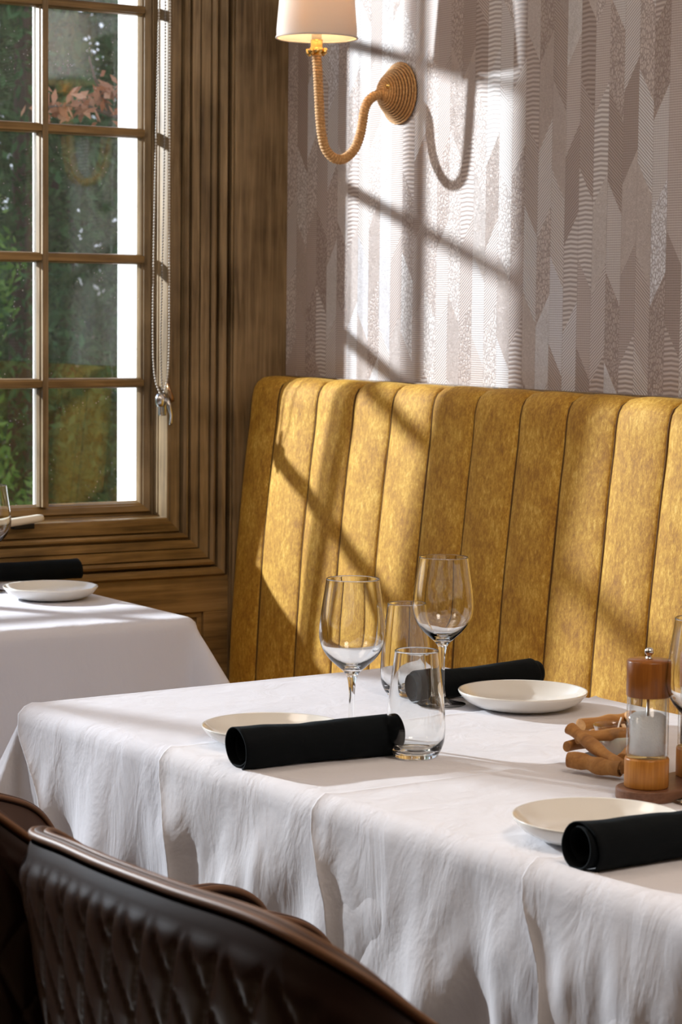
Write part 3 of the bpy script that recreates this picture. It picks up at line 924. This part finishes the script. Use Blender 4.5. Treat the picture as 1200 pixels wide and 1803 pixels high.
tag(cloth_obj('table_topper', TM, TZ, .0039, (-.345, .78), (vB, 2.03), 120, 150, M_CLOTH2, hem=slant(.42), extra=ex(14, .008, .006)), 'white table topper starting in the middle of the table edge, right of the near tumbler', 'tablecloth')
tag(cloth_obj('table_topper', TM, TZ, .0052, (-.35, .76), (vC, 2.02), 120, 120, M_CLOTH2, hem=slant(.42), extra=ex(21, .009, .009)), 'white table topper at the lower right, under the front black napkin roll', 'tablecloth')

lc = at_z(352, 1085.5, .75)
TL = Tab((lc.x - .78, -.028, 0), 0, .78, abs(lc.y) - .028, 5.0, .28)
TL.o = Vector((lc.x - .78, -.028, 0)); TL.L = abs(lc.y + .028)
table('dining_table', TL, 'restaurant table under a smooth white cloth beside the window')
tag(cloth_obj('tablecloth', TL, TZ, 0, (-.36, TL.W + .27), (.0, TL.L + .42), 110, 100, M_CLOTH, flare=.03, cflare=.55), 'smooth white tablecloth on the table below the window', 'tablecloth')

# ================================================================== TABLEWARE
def plate_prof():
    o = [(.0001, .0035), (.030, .0035), (.052, .0042), (.066, .0085), (.079, .0180), (.0850, .0235), (.0866, .0246), (.0872, .0236), (.0862, .0208), (.078, .0115), (.066, .0045), (.052, .0015), (.049, 0), (.044, 0), (.042, .0012), (.0001, .0012)]
    return o
ply = lathe(plate_prof(), 96)
def plate(px, py, z, label):
    p = at_z(px, py, z + .0235)
    o = mk('side_plate', ply[0], ply[1], M_PORC, loc=(p.x, p.y, z))
    bm = bmesh.new(); bm.from_mesh(o.data); bmesh.ops.remove_doubles(bm, verts=bm.verts, dist=1e-6); bmesh.ops.recalc_face_normals(bm, faces=bm.faces); bm.to_mesh(o.data); bm.free()
    tag(o, label, 'plate', 'white side plates'); return o
p1 = plate(480, 1277, .7512, 'white side plate half hidden behind the near black napkin roll')
def cp(o, px, py, z, dz, label):
    c = o.copy(); COL.objects.link(c); p = at_z(px, py, z + dz); c.location = (p.x, p.y, z); c['label'] = label; return c
cp(p1, 920, 1216, .7512, .0235, 'white side plate farthest on the long table, next to the banquette')
cp(p1, 1053, 1437, .7532, .0235, 'white side plate nearest the camera, behind the front napkin roll')
cp(p1, 89, 1032, .7488, .0235, 'white side plate on the window table')

def close(o):
    bm = bmesh.new(); bm.from_mesh(o.data); bmesh.ops.remove_doubles(bm, verts=bm.verts, dist=1e-6); bmesh.ops.recalc_face_normals(bm, faces=bm.faces); bm.to_mesh(o.data); bm.free(); return o
def smooth_prof(P, n=5):
    return [(max(.00005, q.x), q.z) for q in catmull([(r, 0, z) for r, z in P], n)]
def wineglass(loc, label):
    outer = smooth_prof([(.0325, .0004), (.0328, .0012), (.0300, .0022), (.020, .0040), (.010, .0068), (.0058, .0115), (.0040, .022), (.0036, .040), (.0038, .060), (.0052, .074), (.0085, .083), (.0175, .0915), (.029, .1020), (.0375, .1150), (.0413, .1300), (.0405, .1480), (.0375, .1700), (.0345, .1900), (.0333, .2000)])
    inner = smooth_prof([(.0333, .2012), (.0326, .2014), (.0322, .2004), (.0334, .1900), (.0364, .1700), (.0394, .1480), (.0401, .1300), (.0362, .1155), (.0275, .1040), (.016, .0955), (.008, .0915), (.0001, .0903)])
    prof = [(.0001, .0004)] + outer + inner
    o = mk('wine_glass', *lathe(prof, 72), M_GLASS, loc=loc); close(o); caust(o)
    tag(o, label, 'glass', 'stemmed wine glasses'); return o
def tumbler(loc, label):
    outer = smooth_prof([(.0235, .0006), (.0255, .0020), (.0300, .0085), (.0335, .0180), (.0350, .0300), (.0348, .0480), (.0330, .0720), (.0300, .0980), (.0272, .1200), (.0263, .1275)])
    inner = smooth_prof([(.0262, .1288), (.0256, .1291), (.0251, .1282), (.0259, .1200), (.0286, .0980), (.0315, .0720), (.0333, .0480), (.0333, .0310), (.0312, .0200), (.0250, .0115), (.0150, .0085), (.0001, .0080)])
    prof = [(.0001, .0016), (.016, .0014), (.021, .0004)] + outer + inner
    o = mk('tumbler', *lathe(prof, 72), M_GLASS, loc=loc); close(o); caust(o)
    tag(o, label, 'glass', 'clear tumblers'); return o
def on(px, py, z): p = at_z(px, py, z); return (p.x, p.y, z)
g1 = wineglass(on(618, 1302, .7510), 'stemmed wine glass left of the tumblers, behind the near napkin roll')
def cpl(o, px, py, z, label):
    c = o.copy(); COL.objects.link(c); c.location = on(px, py, z); c['label'] = label; return c
cpl(g1, 777, 1240, .7510, 'stemmed wine glass beside the farthest napkin roll on the long table')
cpl(g1, 1234, 1412, .7530, 'wine glass cut by the right picture edge, in front of the mills')
cpl(g1, -19, 1042, .7490, 'wine glass cut by the left picture edge on the window table')
t1 = tumbler(on(731, 1333, .7515), 'clear tumbler in front, at the end of the near napkin roll')
cpl(t1, 713, 1224, .7500, 'clear tumbler farther back, between the two wine glasses')

# napkin rolls: a spiral of cloth about its own axis
def napkin(name, length, rad, seed, turns=1.9, sag=.0, lift=0):
    # local: axis along +X, lying on z=0
    V, Fc = [], []
    n = int(turns * 30); m = 46
    for i in range(m + 1):
        u = i / m; x = u * length
        k = 1 - .10 * math.sin(u * PI) + .05 * noise.noise(Vector((u * 4, seed, 0)))
        for j in range(n + 1):
            th = j / n * turns * 2 * PI
            r = rad * (.66 + .34 * (j / n)) * k
            r += .0012 * noise.noise(Vector((x * 40, th * 1.3, seed))) * (j / n)
            a = th - turns * 2 * PI - 2.0 + .25 * u
            yy = r * math.cos(a) * 1.04; zz = r * math.sin(a) * .97
            xx = x + .006 * math.sin(j / n * 5 + seed) * (1 - 2 * u)
            V.append((xx, yy, max(zz, -rad * .90) + rad * .93 + lift * u * u))
    for i in range(m):
        for j in range(n):
            q = i * (n + 1) + j; Fc.append((q, q + n + 1, q + n + 2, q + 1))
    o = mk(name, V, Fc, M_BLACK)
    md = o.modifiers.new('s', 'SOLIDIFY'); md.thickness = .0016; md.offset = -1
    return o
def put_napkin(px0, py0, px1, py1, z, rad, seed, label, lift=0):
    a = at_z(px0, py0, z); b = at_z(px1, py1, z)
    d = b - a
    o = napkin('napkin_roll', d.length, rad, seed, lift=lift); o.location = (a.x, a.y, z); o.rotation_euler = (0, 0, math.atan2(d.y, d.x))
    tag(o, label, 'napkin', 'rolled black napkins'); return o
put_napkin(420, 1353, 686, 1327, .7512, .0262, 1.0, 'black napkin roll lying in front of the plate, its end touching the tumbler')
put_napkin(1021, 1534, 1310, 1492, .7530, .0255, 2.2, 'black napkin roll at the lower right, in front of the nearest plate')
put_napkin(722, 1237, 938, 1210, .7505, .0222, 3.7, 'black napkin roll beside the farthest plate, against the banquette', lift=.0)
put_napkin(-110, 1030, 138, 1017, .7486, .0205, 5.1, 'black napkin roll behind the plate on the window table')

# salt and pepper mills on a tray
def mill(loc, fill, label, capmat=M_CAPW):
    r = thing('mill', label, 'mill', loc, 0, 'wooden grinders on the tray')
    R = .0238
    lathe_obj('wood_base', [(.0001, 0), (R - .001, 0), (R + .0006, .0015), (R + .0006, .031), (R - .0002, .033), (R - .003, .0335), (.0001, .0335)], M_MILL, r, 48)
    body = lathe_obj('clear_body', [(.0001, .0337), (R - .0015, .0337), (R - .0008, .036), (R - .0008, .100), (R - .0035, .100), (R - .0035, .0365), (.0001, .0365)], M_ACRYL, r, 48)
    fz = .078 if fill is M_SALT else .066
    lathe_obj('coarse_filling', [(.0001, .0372), (R - .0040, .0372), (R - .0040, fz), (R - .008, fz + .003), (.006, fz + .0005), (.0001, fz)], fill, r, 40)
    lathe_obj('spindle', [(.0001, .037), (.0016, .037), (.0016, .1), (.0001, .1)], M_SILVER, r, 12)
    cap = lathe_obj('wood_cap', [(.0001, .1003), (R - .0006, .1003), (R + .0002, .1015), (R + .0002, .1385), (R - .0012, .1405), (.0001, .1413)], capmat, r, 48)
    lathe_obj('chrome_knob', [(.0001, .141), (.0042, .1412), (.0036, .1425), (.0024, .1442), (.0028, .1455), (.0049, .1475), (.0051, .1505), (.0035, .1530), (.0001, .1538)], M_CHROME, cap, 24)
    return r
BZ = .7522; TT = .0135
m1 = on(1137, 1385, BZ + TT)
m2 = on(1227, 1366, BZ + TT)
ang = math.atan2(m2[1] - m1[1], m2[0] - m1[0])
cxm, cym = (m1[0] + m2[0]) / 2, (m1[1] + m2[1]) / 2
dm = math.hypot(m2[0] - m1[0], m2[1] - m1[1])
def capsule(hl, r, z0, z1, n=24):
    P = []
    for k in range(n + 1): a = -PI / 2 + PI * k / n; P.append((hl + r * math.cos(a), r * math.sin(a)))
    for k in range(n + 1): a = PI / 2 + PI * k / n; P.append((-hl + r * math.cos(a), r * math.sin(a)))
    m = len(P)
    V = [(x, y, z0) for x, y in P] + [(x, y, z1) for x, y in P]
    Fc = [tuple(reversed(range(m))), tuple(range(m, 2 * m))] + [(i, (i + 1) % m, m + (i + 1) % m, m + i) for i in range(m)]
    return V, Fc
V, Fc = capsule(dm / 2, .0335, 0, TT); tr = mk('mill_tray', V, Fc, M_BOARD, loc=(cxm, cym, BZ), smooth=False); tr.rotation_euler = (0, 0, ang); bevel(tr, .0025, 3)
tag(tr, 'oval walnut tray holding the salt and pepper mills', 'tray')
mill(m1, M_SALT, 'salt mill with wooden cap and white coarse salt, on the walnut tray')
mill(m2, M_PEPPER, 'pepper mill cut by the right picture edge, on the walnut tray')

# driftwood candle holder
def stick(a, b, r, seed, parent, loc):
    a = Vector(a); b = Vector(b); n = 14
    side = Vector((random.random() - .5, random.random() - .5, .1)).normalized()
    P = [a.lerp(b, i / n) + side * (.0035 * math.sin(PI * i / n * (1 + seed % 2))) for i in range(n + 1)]
    P = [a.lerp(b, -.004)] + P + [a.lerp(b, 1.004)]
    def rr(i, an):
        e = .80 if i in (0, len(P) - 1) else 1
        return r * .88 * e * (1 + .12 * math.sin(i * .9 + seed) + .09 * math.sin(2 * an + seed) + .05 * noise.noise(Vector((i * .6, math.cos(an) * 2, seed + math.sin(an)))))
    v, f = tube(P, rr, 16)
    o = mk('driftwood_stick', [x - loc for x in v], f, M_STICK, parent); sharp(o, 40)
    return o
bc = at_z(1082, 1338, .7535); bc.z = .7535
holder = thing('candle_holder', 'driftwood stick candle holder beside the salt mill', 'candle holder', bc)
def ap(px, py, off, z=None):
    # a point on the view ray, at a given distance beyond the holder's nearest plane
    p = at_z(px, py, z); return p
def W(px, py, z): return at_z(px, py, z)
sticks = [
    # (px,py,z) - (px,py,z), radius
    ((1014, 1306, .784), (1150, 1296, .785), .0078),      # front top
    ((1003, 1290, .792), (1098, 1362, .7605), .0088),     # long diagonal
    ((997, 1322, .772), (1120, 1300, .770), .0082),       # end grain at left
    ((1000, 1345, .7625), (1090, 1362, .7605), .0098),     # lowest
    ((1022, 1284, .781), (1120, 1268, .779), .0080),      # back top
    ((1094, 1344, .769), (1150, 1290, .770), .0082),
    ((1030, 1310, .762), (1135, 1272, .7625), .009),
    ((1150, 1330, .764), (1100, 1280, .766), .009),
    ((1155, 1318, .779), (1105, 1270, .781), .008)]
UPV = Vector((0, 0, .0050))
for i, (a, b, r) in enumerate(sticks): stick(W(*a) + UPV, W(*b) + UPV, r, i * 1.7, holder, bc)
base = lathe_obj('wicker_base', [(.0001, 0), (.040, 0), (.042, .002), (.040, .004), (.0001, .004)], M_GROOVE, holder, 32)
cpz = .7565
cc = at_z(1087, 1277, .7985)
can = thing('tealight', 'white tealight candle in a clear glass cup inside the driftwood holder', 'candle', (cc.x, cc.y, cpz))
R = .0275
cup = lathe_obj('glass_cup', smooth_prof([(.0001, 0), (.018, 0), (.021, .002), (.0235, .015), (.0262, .034), (.0285, .0405), (.0290, .0418), (.0278, .0420), (.0250, .036), (.0222, .015), (.0190, .0045), (.0001, .004)], 4), M_CUP, can, 56)
lathe_obj('wax', [(.0001, .0046), (.0186, .0046), (.0218, .0155), (.0238, .030), (.0225, .0308), (.0001, .0302)], M_WAX, can, 40)
V, Fc = tube([(0, 0, .029), (.0005, 0, .036), (.002, 0, .043), (.0055, 0, .051)], .0010, 8); mk('wick', V, Fc, M_WICK, can)
